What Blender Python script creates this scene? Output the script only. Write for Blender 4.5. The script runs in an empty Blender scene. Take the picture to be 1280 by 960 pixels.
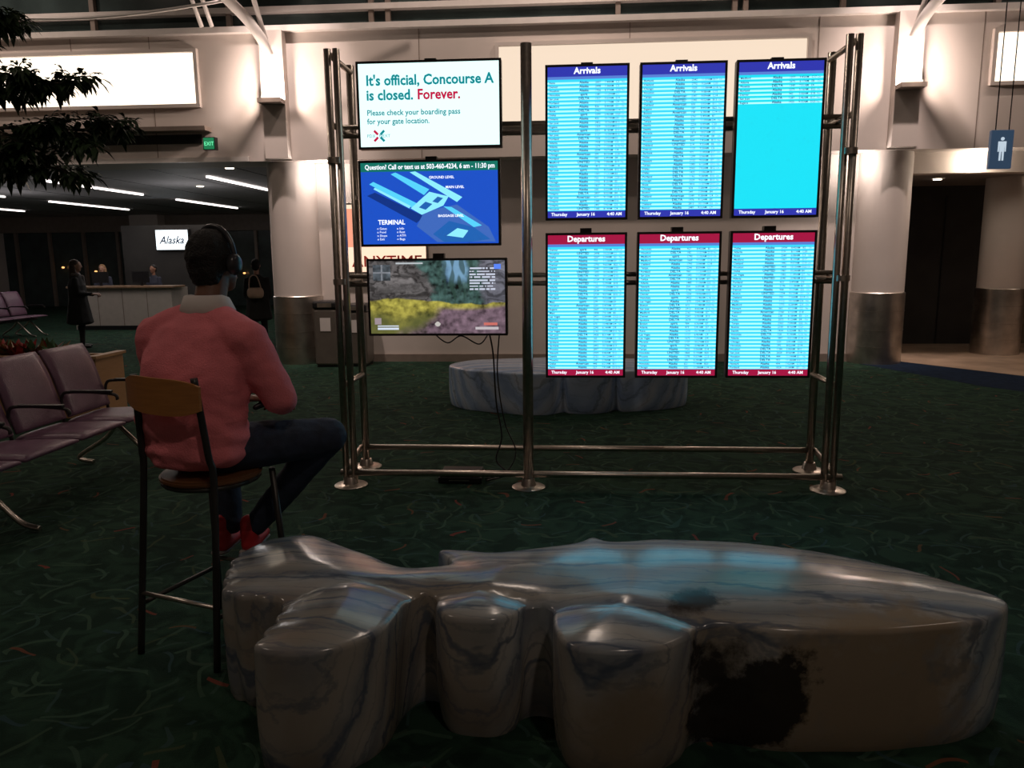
import bpy, bmesh, math, random
from mathutils import Matrix, Vector, noise
from mathutils.geometry import delaunay_2d_cdt
random.seed(7)
SC=bpy.context.scene
COL=SC.collection
SC.view_settings.view_transform='Standard'
SC.view_settings.look='None'
SC.view_settings.exposure=0

# ------------------------------------------------------------------ materials
def mat(name,col,rough=0.6,metal=0.0,em=None,es=0.0,var=0.0,vscale=8.0,bump=0.0,bscale=60.0,spec=None,sheen=0):
    m=bpy.data.materials.new(name); m.use_nodes=True; nt=m.node_tree; b=nt.nodes['Principled BSDF']
    b.inputs['Base Color'].default_value=(*col,1); b.inputs['Roughness'].default_value=rough; b.inputs['Metallic'].default_value=metal
    if spec is not None: b.inputs['Specular IOR Level'].default_value=spec
    if em is not None:
        b.inputs['Emission Color'].default_value=(*em,1); b.inputs['Emission Strength'].default_value=es
    if var>0 or bump>0:
        tc=nt.nodes.new('ShaderNodeTexCoord')
    if var>0:
        n=nt.nodes.new('ShaderNodeTexNoise'); n.inputs['Scale'].default_value=vscale; n.inputs['Detail'].default_value=5
        nt.links.new(tc.outputs['Object'],n.inputs['Vector'])
        r=nt.nodes.new('ShaderNodeValToRGB')
        r.color_ramp.elements[0].position=.3; r.color_ramp.elements[1].position=.7
        r.color_ramp.elements[0].color=(*[c*(1-var) for c in col],1); r.color_ramp.elements[1].color=(*[min(1,c*(1+var)) for c in col],1)
        nt.links.new(n.outputs['Fac'],r.inputs['Fac']); nt.links.new(r.outputs['Color'],b.inputs['Base Color'])
    if bump>0:
        n2=nt.nodes.new('ShaderNodeTexNoise'); n2.inputs['Scale'].default_value=bscale; n2.inputs['Detail'].default_value=4
        nt.links.new(tc.outputs['Object'],n2.inputs['Vector'])
        bp=nt.nodes.new('ShaderNodeBump'); bp.inputs['Strength'].default_value=bump; bp.inputs['Distance'].default_value=.02
        nt.links.new(n2.outputs['Fac'],bp.inputs['Height']); nt.links.new(bp.outputs['Normal'],b.inputs['Normal'])
    return m
def emat(name,col,s=1.0):
    m=bpy.data.materials.new(name); m.use_nodes=True; nt=m.node_tree; b=nt.nodes['Principled BSDF']
    b.inputs['Base Color'].default_value=(.01,.01,.01,1); b.inputs['Roughness'].default_value=.3
    b.inputs['Emission Color'].default_value=(*col,1); b.inputs['Emission Strength'].default_value=s
    return m
def srgb(r,g,b):
    f=lambda c:((c/255+.055)/1.055)**2.4 if c>10 else c/255/12.92
    return (f(r),f(g),f(b))

M_wall=mat('painted_wall',(.64,.57,.53),.7,var=.05,vscale=1.5)
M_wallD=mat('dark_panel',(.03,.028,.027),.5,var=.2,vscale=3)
M_trim=mat('wall_trim',(.25,.2,.17),.5,var=.1)
M_steel=mat('brushed_steel',(.56,.50,.44),.33,1.0,var=.12,vscale=30)
M_steelD=mat('column_wrap_steel',(.60,.55,.50),.33,1.0,var=.3,vscale=4)
M_black=mat('black_plastic',(.012,.012,.014),.35,var=.2)
M_blackM=mat('black_metal',(.045,.042,.04),.4,.6,var=.2)
M_white=mat('white_steel',(.76,.71,.68),.4,var=.04)
M_glassD=mat('night_glass',(.045,.065,.065),.2,var=.3,vscale=2)
M_ceil=mat('ceiling_paint',(.22,.2,.19),.8,var=.05)
M_hceil=mat('hall_ceiling_panels',(.38,.37,.38),.7,var=.08)
M_tile=mat('stone_tile',(.55,.40,.29),.25,var=.2,vscale=2)
M_bluecarpet=mat('blue_border_carpet',(.010,.020,.042),.95,var=.3,vscale=9,bump=.4,bscale=180,spec=.1)

def wood(name,c1,c2,rough=.4):
    m=mat(name,c1,rough); nt=m.node_tree; b=nt.nodes['Principled BSDF']
    tc=nt.nodes.new('ShaderNodeTexCoord'); mp=nt.nodes.new('ShaderNodeMapping'); mp.inputs['Scale'].default_value=(3,3,30)
    n=nt.nodes.new('ShaderNodeTexNoise'); n.inputs['Scale'].default_value=3; n.inputs['Detail'].default_value=6
    r=nt.nodes.new('ShaderNodeValToRGB'); r.color_ramp.elements[0].color=(*c1,1); r.color_ramp.elements[1].color=(*c2,1)
    nt.links.new(tc.outputs['Object'],mp.inputs['Vector']); nt.links.new(mp.outputs['Vector'],n.inputs['Vector'])
    nt.links.new(n.outputs['Fac'],r.inputs['Fac']); nt.links.new(r.outputs['Color'],b.inputs['Base Color'])
    return m
M_chairwood=wood('chair_back_wood',(.28,.11,.03),(.50,.22,.06))
M_seatwood=wood('chair_seat_wood',(.10,.04,.015),(.17,.07,.025))
M_planter=wood('planter_wood',(.34,.19,.09),(.50,.30,.15))

def carpet():
    m=bpy.data.materials.new('patterned_carpet'); m.use_nodes=True; nt=m.node_tree; b=nt.nodes['Principled BSDF']; N=nt.nodes.new; L=nt.links.new
    b.inputs['Roughness'].default_value=.95; b.inputs['Specular IOR Level'].default_value=.12
    tc=N('ShaderNodeTexCoord')
    nz=N('ShaderNodeTexNoise'); nz.inputs['Scale'].default_value=2.2; nz.inputs['Detail'].default_value=2
    L(tc.outputs['Object'],nz.inputs['Vector'])
    sub=N('ShaderNodeVectorMath'); sub.operation='SUBTRACT'; L(nz.outputs['Color'],sub.inputs[0]); sub.inputs[1].default_value=(.5,.5,.5)
    sc=N('ShaderNodeVectorMath'); sc.operation='SCALE'; L(sub.outputs[0],sc.inputs[0]); sc.inputs['Scale'].default_value=.3
    add=N('ShaderNodeVectorMath'); add.operation='ADD'; L(tc.outputs['Object'],add.inputs[0]); L(sc.outputs[0],add.inputs[1])
    def strokes(scale,half,width,curv=2.5,off=0.0):
        mp=N('ShaderNodeMapping'); mp.inputs['Location'].default_value=(scale*1.7+off,scale*.9,0); mp.inputs['Scale'].default_value=(1,1,0); L(add.outputs[0],mp.inputs['Vector'])
        v=N('ShaderNodeTexVoronoi'); v.inputs['Scale'].default_value=scale; L(mp.outputs[0],v.inputs['Vector'])
        d=N('ShaderNodeVectorMath'); d.operation='SUBTRACT'; L(mp.outputs[0],d.inputs[0]); L(v.outputs['Position'],d.inputs[1])
        sp=N('ShaderNodeSeparateColor'); L(v.outputs['Color'],sp.inputs[0])
        an=N('ShaderNodeMath'); an.operation='MULTIPLY'; an.inputs[1].default_value=6.28; L(sp.outputs[0],an.inputs[0])
        rt=N('ShaderNodeVectorRotate'); rt.rotation_type='Z_AXIS'; L(d.outputs[0],rt.inputs['Vector']); L(an.outputs[0],rt.inputs['Angle'])
        sx=N('ShaderNodeSeparateXYZ'); L(rt.outputs[0],sx.inputs[0])
        x2=N('ShaderNodeMath'); x2.operation='MULTIPLY'; L(sx.outputs[0],x2.inputs[0]); L(sx.outputs[0],x2.inputs[1])
        cv=N('ShaderNodeMath'); cv.operation='MULTIPLY_ADD'; L(x2.outputs[0],cv.inputs[0]); cv.inputs[1].default_value=curv; L(sx.outputs[1],cv.inputs[2])
        ay=N('ShaderNodeMath'); ay.operation='ABSOLUTE'; L(cv.outputs[0],ay.inputs[0])
        ly=N('ShaderNodeMath'); ly.operation='LESS_THAN'; ly.inputs[1].default_value=width; L(ay.outputs[0],ly.inputs[0])
        ax=N('ShaderNodeMath'); ax.operation='ABSOLUTE'; L(sx.outputs[0],ax.inputs[0])
        lx=N('ShaderNodeMath'); lx.operation='LESS_THAN'; lx.inputs[1].default_value=half; L(ax.outputs[0],lx.inputs[0])
        mu=N('ShaderNodeMath'); mu.operation='MULTIPLY'; L(ly.outputs[0],mu.inputs[0]); L(lx.outputs[0],mu.inputs[1])
        return mu.outputs[0],sp.outputs[1]
    w=N('ShaderNodeTexNoise'); w.inputs['Scale'].default_value=5; w.inputs['Detail'].default_value=3; w.inputs['Distortion'].default_value=1.5; L(add.outputs[0],w.inputs['Vector'])
    r=N('ShaderNodeValToRGB'); e=r.color_ramp.elements; e[0].position=.42; e[0].color=(.010,.028,.018,1); e[1].position=.58; e[1].color=(.020,.052,.032,1); L(w.outputs['Fac'],r.inputs['Fac'])
    cur=r.outputs['Color']
    for (s,h,wd,ca,cb,f) in ((3.4,.10,.009,(.045,.085,.05),(.055,.11,.075),.75),(2.6,.12,.008,(.03,.08,.07),(.07,.08,.03),.75),(4.2,.07,.008,(.045,.09,.06),(.03,.065,.08),.75),(1.7,.055,.008,(.22,.045,.035),(.12,.07,.03),.8)):
        mk,rn=strokes(s,h,wd)
        cm=N('ShaderNodeMix'); cm.data_type='RGBA'; cm.inputs[6].default_value=(*ca,1); cm.inputs[7].default_value=(*cb,1); L(rn,cm.inputs[0])
        fm=N('ShaderNodeMath'); fm.operation='MULTIPLY'; fm.inputs[1].default_value=f; L(mk,fm.inputs[0])
        mx=N('ShaderNodeMix'); mx.data_type='RGBA'; L(fm.outputs[0],mx.inputs[0]); L(cur,mx.inputs[6]); L(cm.outputs[2],mx.inputs[7]); cur=mx.outputs[2]
    L(cur,b.inputs['Base Color'])
    n2=N('ShaderNodeTexNoise'); n2.inputs['Scale'].default_value=180; L(tc.outputs['Object'],n2.inputs['Vector'])
    bp=N('ShaderNodeBump'); bp.inputs['Strength'].default_value=.5; bp.inputs['Distance'].default_value=.01; L(n2.outputs['Fac'],bp.inputs['Height']); L(bp.outputs[0],b.inputs['Normal'])
    return m
M_carpet=carpet()

def stone(name,patch=None,tan=(.23,.19,.14),stops=None,tanpos=(.45,.65),vop=1.0):
    m=bpy.data.materials.new(name); m.use_nodes=True; nt=m.node_tree; b=nt.nodes['Principled BSDF']; N=nt.nodes.new; L=nt.links.new
    b.inputs['Roughness'].default_value=.20
    tc=N('ShaderNodeTexCoord')
    mp=N('ShaderNodeMapping'); mp.inputs['Rotation'].default_value=(.55,.35,.14); mp.inputs['Scale'].default_value=(.55,1.7,.9); L(tc.outputs['Object'],mp.inputs['Vector'])
    def band(scale,dist,stops):
        w=N('ShaderNodeTexWave'); w.bands_direction='Y'; w.inputs['Scale'].default_value=scale; w.inputs['Distortion'].default_value=dist; w.inputs['Detail'].default_value=6; w.inputs['Detail Scale'].default_value=1.1; w.inputs['Detail Roughness'].default_value=.6; L(mp.outputs[0],w.inputs['Vector'])
        r=N('ShaderNodeValToRGB'); e=r.color_ramp.elements; e[0].position=stops[0][0]; e[0].color=(*stops[0][1],1); e[1].position=stops[-1][0]; e[1].color=(*stops[-1][1],1)
        for p,c in stops[1:-1]:
            k=e.new(p); k.color=(*c,1)
        L(w.outputs['Fac'],r.inputs['Fac']); return r.outputs['Color']
    base=band(1.8,5,stops or [(0,(.17,.21,.27)),(.25,(.25,.30,.34)),(.6,(.33,.36,.38)),(1,(.40,.41,.40))])
    n=N('ShaderNodeTexNoise'); n.inputs['Scale'].default_value=1.3; n.inputs['Detail'].default_value=6; n.inputs['Distortion'].default_value=.6; L(mp.outputs[0],n.inputs['Vector'])
    r2=N('ShaderNodeValToRGB'); e=r2.color_ramp.elements; e[0].position=tanpos[0]; e[0].color=(0,0,0,1); e[1].position=tanpos[1]; e[1].color=(.8,.8,.8,1); L(n.outputs['Fac'],r2.inputs['Fac'])
    mx=N('ShaderNodeMix'); mx.data_type='RGBA'; L(r2.outputs['Color'],mx.inputs[0]); L(base,mx.inputs[6]); mx.inputs[7].default_value=(*tan,1)
    cur=mx.outputs[2]
    for sc_,ds_,wd,op in ((1.1,9,.045,.75),(2.6,10,.05,.45),(4.5,8,.06,.25)):
        vb=band(sc_,ds_,[(0,(op*vop,)*3),(wd,(0,0,0))])
        mv=N('ShaderNodeMix'); mv.data_type='RGBA'; L(vb,mv.inputs[0]); L(cur,mv.inputs[6]); mv.inputs[7].default_value=(.06,.085,.13,1); cur=mv.outputs[2]
    if patch:
        nn=N('ShaderNodeTexNoise'); nn.inputs['Scale'].default_value=3.2; nn.inputs['Detail'].default_value=9; nn.inputs['Roughness'].default_value=.65; L(tc.outputs['Object'],nn.inputs['Vector'])
        for (c,rad,col,sharp) in patch:
            d=N('ShaderNodeVectorMath'); d.operation='DISTANCE'; L(tc.outputs['Object'],d.inputs[0]); d.inputs[1].default_value=c
            ad=N('ShaderNodeMath'); ad.operation='MULTIPLY_ADD'; L(nn.outputs['Fac'],ad.inputs[0]); ad.inputs[1].default_value=5.0*rad; L(d.outputs['Value'],ad.inputs[2])
            mr=N('ShaderNodeMapRange'); mr.inputs['From Min'].default_value=rad*3.5; mr.inputs['From Max'].default_value=rad*3.5+sharp; mr.inputs['To Min'].default_value=.95; mr.inputs['To Max'].default_value=0; L(ad.outputs[0],mr.inputs['Value'])
            q=N('ShaderNodeMix'); q.data_type='RGBA'; L(mr.outputs[0],q.inputs[0]); L(cur,q.inputs[6]); q.inputs[7].default_value=(*col,1); cur=q.outputs[2]
    L(cur,b.inputs['Base Color'])
    n3=N('ShaderNodeTexNoise'); n3.inputs['Scale'].default_value=7; n3.inputs['Detail'].default_value=3; L(tc.outputs['Object'],n3.inputs['Vector'])
    bp=N('ShaderNodeBump'); bp.inputs['Strength'].default_value=.08; bp.inputs['Distance'].default_value=.02; L(n3.outputs['Fac'],bp.inputs['Height']); L(bp.outputs[0],b.inputs['Normal'])
    return m

# ------------------------------------------------------------------ geometry helpers
def link(o,parent=None):
    COL.objects.link(o)
    if parent is not None: o.parent=parent
    return o
def empty(name):
    o=bpy.data.objects.new(name,None); COL.objects.link(o); return o
def meshobj(name,verts,faces,m,parent=None,smooth=False):
    me=bpy.data.meshes.new(name); me.from_pydata([tuple(v) for v in verts],[],faces); me.materials.append(m)
    if smooth:
        for p in me.polygons: p.use_smooth=True
    me.update(); return link(bpy.data.objects.new(name,me),parent)
def bmobj(name,bm,m,parent=None,smooth=False):
    me=bpy.data.meshes.new(name); bm.normal_update(); bm.to_mesh(me); bm.free(); me.materials.append(m)
    if smooth:
        for p in me.polygons: p.use_smooth=True
    return link(bpy.data.objects.new(name,me),parent)
def box(name,x0,x1,y0,y1,z0,z1,m,parent=None,bev=0):
    bm=bmesh.new(); bmesh.ops.create_cube(bm,size=1)
    bmesh.ops.scale(bm,vec=(x1-x0,y1-y0,z1-z0),verts=bm.verts); bmesh.ops.translate(bm,vec=((x0+x1)/2,(y0+y1)/2,(z0+z1)/2),verts=bm.verts)
    if bev>0: bmesh.ops.bevel(bm,geom=list(bm.edges),offset=bev,segments=2,affect='EDGES',profile=.5)
    return bmobj(name,bm,m,parent)
def lathe(name,prof,c,m,parent=None,n=40,smooth=True):
    vs=[];fs=[]
    for (r,z) in prof:
        for i in range(n):
            a=2*math.pi*i/n; vs.append((c[0]+r*math.cos(a),c[1]+r*math.sin(a),c[2]+z))
    for k in range(len(prof)-1):
        for i in range(n):
            j=(i+1)%n; fs.append((k*n+i,k*n+j,(k+1)*n+j,(k+1)*n+i))
    fs.append(tuple(range(n-1,-1,-1))); fs.append(tuple((len(prof)-1)*n+i for i in range(n)))
    o=meshobj(name,vs,fs,m,parent)
    if smooth:
        for p in o.data.polygons: p.use_smooth=len(p.vertices)==4
        try: o.data.set_sharp_from_angle(angle=math.radians(35))
        except Exception: pass
    return o
def catmull(P,closed=False,sub=8):
    P=[Vector(p) for p in P]; n=len(P); out=[]
    rng=range(n) if closed else range(n-1)
    for i in rng:
        if closed: p0,p1,p2,p3=P[(i-1)%n],P[i],P[(i+1)%n],P[(i+2)%n]
        else: p0,p1,p2,p3=P[max(i-1,0)],P[i],P[i+1],P[min(i+2,n-1)]
        for k in range(sub):
            t=k/sub; out.append(.5*((2*p1)+(-p0+p2)*t+(2*p0-5*p1+4*p2-p3)*t*t+(-p0+3*p1-3*p2+p3)*t**3))
    if not closed: out.append(P[-1])
    return out
def tube(name,pts,r,m,parent=None,smoothpath=False,n=12,r2=None):
    if smoothpath: pts=catmull(pts,sub=8)
    P=[Vector(p) for p in pts]; vs=[];fs=[]; k=len(P)
    up=None
    for i,p in enumerate(P):
        t=(P[min(i+1,k-1)]-P[max(i-1,0)]).normalized()
        if up is None:
            up=t.orthogonal().normalized()
        up=(up-t*up.dot(t)).normalized(); s=t.cross(up)
        rr=r if r2 is None else r+(r2-r)*i/(k-1)
        for j in range(n):
            a=2*math.pi*j/n; vs.append(p+up*math.cos(a)*rr+s*math.sin(a)*rr)
    for i in range(k-1):
        for j in range(n):
            q=(j+1)%n; fs.append((i*n+j,i*n+q,(i+1)*n+q,(i+1)*n+j))
    fs.append(tuple(range(n-1,-1,-1))); fs.append(tuple((k-1)*n+j for j in range(n)))
    o=meshobj(name,vs,fs,m,parent)
    for p in o.data.polygons: p.use_smooth=len(p.vertices)==4
    return o
def text(name,body,x,y,z,size,m,parent=None,width=None,align='LEFT',line=1.0,bold=0.0,shear=0):
    cu=bpy.data.curves.new(name,'FONT'); cu.body=body; cu.size=size; cu.resolution_u=2; cu.align_x=align; cu.space_line=line; cu.offset=bold*size; cu.shear=shear
    o=bpy.data.objects.new(name,cu); COL.objects.link(o)
    dg=bpy.context.evaluated_depsgraph_get(); me=bpy.data.meshes.new_from_object(o.evaluated_get(dg)); bpy.data.objects.remove(o)
    xs=[v.co.x for v in me.vertices] or [0]
    sx=1.0
    if width: sx=width/(max(xs)-min(xs))
    for v in me.vertices: v.co=Vector((x+v.co.x*sx,y,z+v.co.y))
    me.materials.clear(); me.materials.append(m); me.name=name
    return link(bpy.data.objects.new(name,me),parent)
def quad(name,x0,x1,z0,z1,y,m,parent=None):
    return meshobj(name,[(x0,y,z0),(x1,y,z0),(x1,y,z1),(x0,y,z1)],[(0,1,2,3)],m,parent)

def blob(name,segs,voxel,m,parent=None,smooth=6,disp=None,rz=0.0):
    """segs: (p0,p1,s0,s1) swept ellipsoids fused into one continuous skin"""
    bm=bmesh.new()
    R=Matrix.Rotation(rz,4,'Z')
    for (p0,p1,s0,s1) in segs:
        p0=Vector(p0);p1=Vector(p1)
        s0=Vector((s0,)*3) if not hasattr(s0,'__len__') else Vector(s0)
        s1=Vector((s1,)*3) if not hasattr(s1,'__len__') else Vector(s1)
        L=(p1-p0).length; k=max(1,int(L/(min(min(s0),min(s1))*.3)))
        for i in range(k+1):
            t=i/k; c=p0.lerp(p1,t); s=s0.lerp(s1,t)
            mtx=Matrix.Translation(c)@R@Matrix.Diagonal((s.x,s.y,s.z,1))
            bmesh.ops.create_icosphere(bm,subdivisions=2,radius=1.03,matrix=mtx)
    me=bpy.data.meshes.new(name); bm.to_mesh(me); bm.free()
    o=bpy.data.objects.new(name+'_tmp',me); COL.objects.link(o)
    md=o.modifiers.new('r','REMESH'); md.mode='VOXEL'; md.voxel_size=voxel
    ms=o.modifiers.new('s','SMOOTH'); ms.factor=.5; ms.iterations=smooth
    dg=bpy.context.evaluated_depsgraph_get(); me2=bpy.data.meshes.new_from_object(o.evaluated_get(dg)); bpy.data.objects.remove(o)
    me2.name=name
    if disp:
        nr=[v.normal.copy() for v in me2.vertices]
        for v,nn in zip(me2.vertices,nr): v.co=v.co+nn*disp(v.co)
    me2.materials.clear(); me2.materials.append(m)
    for p in me2.polygons: p.use_smooth=True
    me2.update()
    return link(bpy.data.objects.new(name,me2),parent)

# ------------------------------------------------------------------ room shell
box('floor',-20,14,-6,27,-.1,0,M_carpet)
box('ceiling',-20,14,-6,12,8.4,8.6,M_ceil)
WY=12.0; UY=11.55; SOF=3.07
wb=empty('wall_back')
box('centre_wall',-4.62,5.05,WY,WY+.3,0,SOF,M_wall,wb)
box('upper_band',-20,14,UY,WY+.3,SOF,4.87,M_wall,wb)
box('lintel_right',5.05,14,WY,WY+.3,2.78,SOF,M_wall,wb)
box('wall_left',-20.2,-20,-6,27,0,8.4,M_wall)
box('wall_right',14,14.2,-6,27,0,8.4,M_wall)
box('wall_front',-20,14,-6.2,-6,0,8.4,M_wall)
box('baseboard_back',-3.8,4.3,WY-.03,WY,0,.12,M_trim)
ti=1
for x in (-7.3,-6.1,-2.1,0.9,3.5,5.7):
    box('trim_%d'%ti,x-.006,x+.006,UY-.004,UY,SOF,4.87,M_trim); ti+=1
box('trim_7',-20,14,UY-.10,UY+.4,4.86,4.94,M_white)
box('trim_8',-20,-4.7,UY-.03,UY,SOF,SOF+.07,M_white)
cl=empty('window_1')
box('night_glass',-20,14,UY+.36,UY+.40,4.94,8.4,M_glassD,cl)
for x in (-9.2,-7.1,-5.0,-2.85,-2.6,0.75,2.4,2.55,3.9,6.0,8.0): box('mullion',x-.035,x+.035,UY+.28,UY+.36,4.94,8.4,M_trim,cl)
for z in (5.26,6.2,7.2): box('transom',-20,14,UY+.24,UY+.36,z-.04,z+.04,M_white,cl)
M_niche=emat('lit_niche',(1.0,.84,.66),2.2)
M_niche2=emat('lit_niche_soft',(1.0,.80,.62),.95)
def niche(x0,x1,z0,z1,m):
    p=empty('light_box_panel')
    quad('diffuser',x0,x1,z0,z1,UY-.01,m,p)
    box('frame_bottom',x0-.05,x1+.05,UY-.07,UY,z0-.05,z0,M_wall,p); box('frame_top',x0-.05,x1+.05,UY-.07,UY,z1,z1+.05,M_wall,p)
    box('frame_l',x0-.05,x0,UY-.07,UY,z0,z1,M_wall,p); box('frame_r',x1,x1+.05,UY-.07,UY,z0,z1,M_wall,p)
niche(-16,-5.42,3.90,4.62,M_niche); niche(-.95,3.34,3.55,4.58,M_niche2); niche(5.86,12,3.94,4.58,M_niche)
lg=empty('ledge_shelf')
box('ledge',-20,-5.25,UY-.22,UY,3.50,3.56,M_trim,lg)
box('ledge_shadow_strip',-7.0,-5.4,UY-.02,UY,3.34,3.47,M_black,lg)  # black strip painted in for the shadowed opening under the ledge

def column(x,y,r,top):
    p=empty('column')
    lathe('shaft',[(r,0),(r,top)],(x,y,0),M_wall,p,64)
    lathe('steel_wrap',[(r+.02,.0),(r+.02,1.05),(r+.012,1.06)],(x,y,0),M_steelD,p,64)
    for z in (.25,.5,.78): lathe('wrap_seam',[(r+.024,z),(r+.024,z+.012)],(x,y,0),M_steel,p,48)
    return p
for cx in (-4.21,4.68):
    p=column(cx,11.98,.37,SOF)
    ux=-4.22 if cx<0 else 4.68
    box('pilaster',ux-.17,ux+.17,UY-.16,UY,SOF+.02,4.86,M_wall,p)
    box('bracket',ux-.17,ux+.17,UY-.36,UY-.16,3.84,3.90,M_trim,p)
    box('lamp_tray',ux-.12,ux+.12,UY-.33,UY-.20,3.90,3.93,M_niche,p)
column(6.98,12.95,.33,2.78)

st=empty('roof_strut')
for cx,s in ((-4.22,-1),(4.68,1)):
    tube('arm',[(cx,11.3,4.50),(cx+s*.06,11.15,4.72),(cx+s*.25,10.9,5.0),(cx+s*.7,10.2,5.45),(cx+s*1.8,8.8,6.2)],.075,M_white,st,True)
    tube('arm_thin',[(cx,11.3,4.6),(cx+s*.02,11.1,4.9),(cx+s*.05,10.7,5.5),(cx+s*.1,10,6.4)],.035,M_white,st,True)
tube('catenary',[(-9.5,10.8,5.1),(-6.5,10.8,4.92),(-3.5,10.8,5.25),(-2.0,10.8,5.7)],.022,M_white,st,True)
for dx in (-.95,-.8): tube('rod',[(-4.22+dx,11.3,4.9),(-4.22+dx-.3,11.0,6.2)],.03,M_white,st)

hall=empty('ceiling_hall')
box('panel',-20,-4.4,WY+.3,27,3.14,3.3,M_hceil,hall)
for i in range(11): box('seam_%d'%i,-19+i*1.5,-18.99+i*1.5,WY+.3,26.4,3.134,3.14,M_black,hall)
M_strip=emat('strip_light',(1,.9,.86),4)
for X in (-6.5,-9.75,-13.1,-16.4):
    for Y in (14.0,19.2,):
        p=empty('strip_light'); box('tube',X-.03,X+.03,Y,Y+3.6,3.10,3.13,M_strip,p)
dl=empty('ceiling_downlight'); 
for (X,Y) in ((-5.6,12.9),(-7.6,16),(-8.2,22)): lathe('lens',[(.07,3.125),(.07,3.139)],(X,Y,0),emat('downlight_lens',(1,.85,.65),6),dl,20)
box('wall_hall_right',-4.55,-4.4,WY+.3,27,0,3.14,M_wall)
bk=empty('window_2')
box('glass',-20,-4.4,26.6,26.7,0,2.6,M_glassD,bk); box('header',-20,-4.4,26.4,26.7,2.6,3.14,M_trim,bk)
for i in range(13): x=-19.5+i*1.25; box('mullion',x-.05,x+.05,26.5,26.6,0,2.6,M_trim,bk)
box('pier',-14.9,-13.9,25.9,26.6,0,3.14,M_wall,bk)
M_amber=emat('apron_light',(1,.45,.15),2.0)
al=empty('apron_light')
for (x,z) in ((-17.8,1.35),(-16.6,1.2),(-12.6,1.4),(-11.2,1.1),(-9.9,1.3),(-8,1.2)): lathe('lamp',[(.03,0),(.05,.03),(.03,.06)],(x,26.45,z),M_amber,al,10)

gc=empty('gate_counter')
M_cw=mat('counter_laminate',(.45,.40,.36),.4,var=.05); M_ct=mat('counter_top',(.25,.16,.1),.3,var=.2)
box('front',-11.6,-9.2,17.5,17.6,0,.98,M_cw,gc); box('side',-9.3,-9.2,17.6,18.3,0,.98,M_cw,gc); box('top',-11.7,-9.1,17.4,18.0,.98,1.03,M_ct,gc,.01); box('kick',-11.55,-9.25,17.47,17.5,0,.1,M_black,gc)
for i in range(1,4): box('panel_gap',-11.6+i*.6-.008,-11.6+i*.6+.008,17.495,17.5,.1,.98,M_trim,gc)
for x in (-11.2,-10.2):
    box('monitor',x,x+.4,17.65,17.68,1.1,1.36,M_black,gc); box('monitor_stand',x+.17,x+.23,17.67,17.7,1.03,1.15,M_black,gc)
sg=empty('airline_sign')
box('partition',-11.4,-9.0,19.4,19.5,0,2.5,M_wallD,sg)
box('case',-10.45,-9.55,19.28,19.4,1.85,2.4,M_black,sg,.01)
quad('face',-10.42,-9.58,1.88,2.37,19.275,emat('sign_face',(.85,.95,1),2.2),sg)
text('script','Alaska',-10.33,19.265,2.03,.27,mat('sign_blue',(.02,.04,.12),.5),sg,width=.66,shear=.35,bold=.02)

rr=empty('wall_recess')
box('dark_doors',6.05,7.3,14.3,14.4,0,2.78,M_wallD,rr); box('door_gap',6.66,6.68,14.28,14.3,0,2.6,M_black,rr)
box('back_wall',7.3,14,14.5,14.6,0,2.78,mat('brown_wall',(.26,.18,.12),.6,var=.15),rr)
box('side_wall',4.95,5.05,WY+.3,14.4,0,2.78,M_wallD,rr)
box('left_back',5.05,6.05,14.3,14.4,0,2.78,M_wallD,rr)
box('soffit',4.95,14,WY+.3,15,2.78,2.9,M_ceil,rr)
for (X,Y) in ((5.85,12.9),(7.2,12.6),(8.6,13)): lathe('downlight',[(.06,2.76),(.06,2.775)],(X,Y,0),emat('downlight_lens2',(1,.85,.65),8),rr,20)
meshobj('floor_tile',[(5.05,12.0,.005),(6.05,10.6,.005),(9,6.9,.005),(14,2.0,.005),(14,14.5,.005),(5.05,14.3,.005)],[(0,1,2,3,4,5)],M_tile)
meshobj('floor_carpet_border',[(4.3,11.95,.003),(5.15,9.7,.003),(8.0,5.9,.003),(14,.2,.003),(14,2.0,.003),(9,6.9,.003),(6.05,10.6,.003),(5.05,12.0,.003)],[(0,1,2,3,4,5,6,7)],M_bluecarpet)
rs=empty('restroom_sign')
box('panel',4.60,4.84,8.98,9.03,2.53,2.94,emat('sign_panel',(.04,.075,.13),.7),rs,.01)
E_gl=emat('sign_glyph',(.65,.78,.9),.8)
bm=bmesh.new(); bmesh.ops.create_uvsphere(bm,u_segments=12,v_segments=8,radius=.018,matrix=Matrix.Translation((4.72,8.975,2.845))); bmobj('figure_head',bm,E_gl,rs,True)
gx,gz,gs=4.72,2.71,.72
meshobj('figure_body',[(gx+a*gs,8.975,gz+b*gs) for a,b in ((-.06,.15),(.06,.15),(.06,.0),(.04,.0),(.035,.1),(.035,-.13),(.008,-.13),(.005,0),(-.005,0),(-.008,-.13),(-.035,-.13),(-.035,.1),(-.04,0),(-.06,0))],[tuple(range(14))],E_gl,rs)
for x in (4.65,4.79): tube('hanger',[(x,9,2.94),(x,9,8.4)],.006,M_blackM,rs)
ex=empty('exit_sign'); box('case',-5.30,-5.12,UY-.2,UY-.1,3.22,3.40,M_black,ex); quad('face',-5.29,-5.13,3.23,3.39,UY-.205,emat('exit_green',(.02,.25,.10),.8),ex)
text('letters','EXIT',-5.28,UY-.21,3.28,.08,emat('exit_txt',(.2,1,.5),1.2),ex,width=.14); box('arm',-5.22,-5.20,UY-.1,UY,3.28,3.34,M_black,ex)

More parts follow.
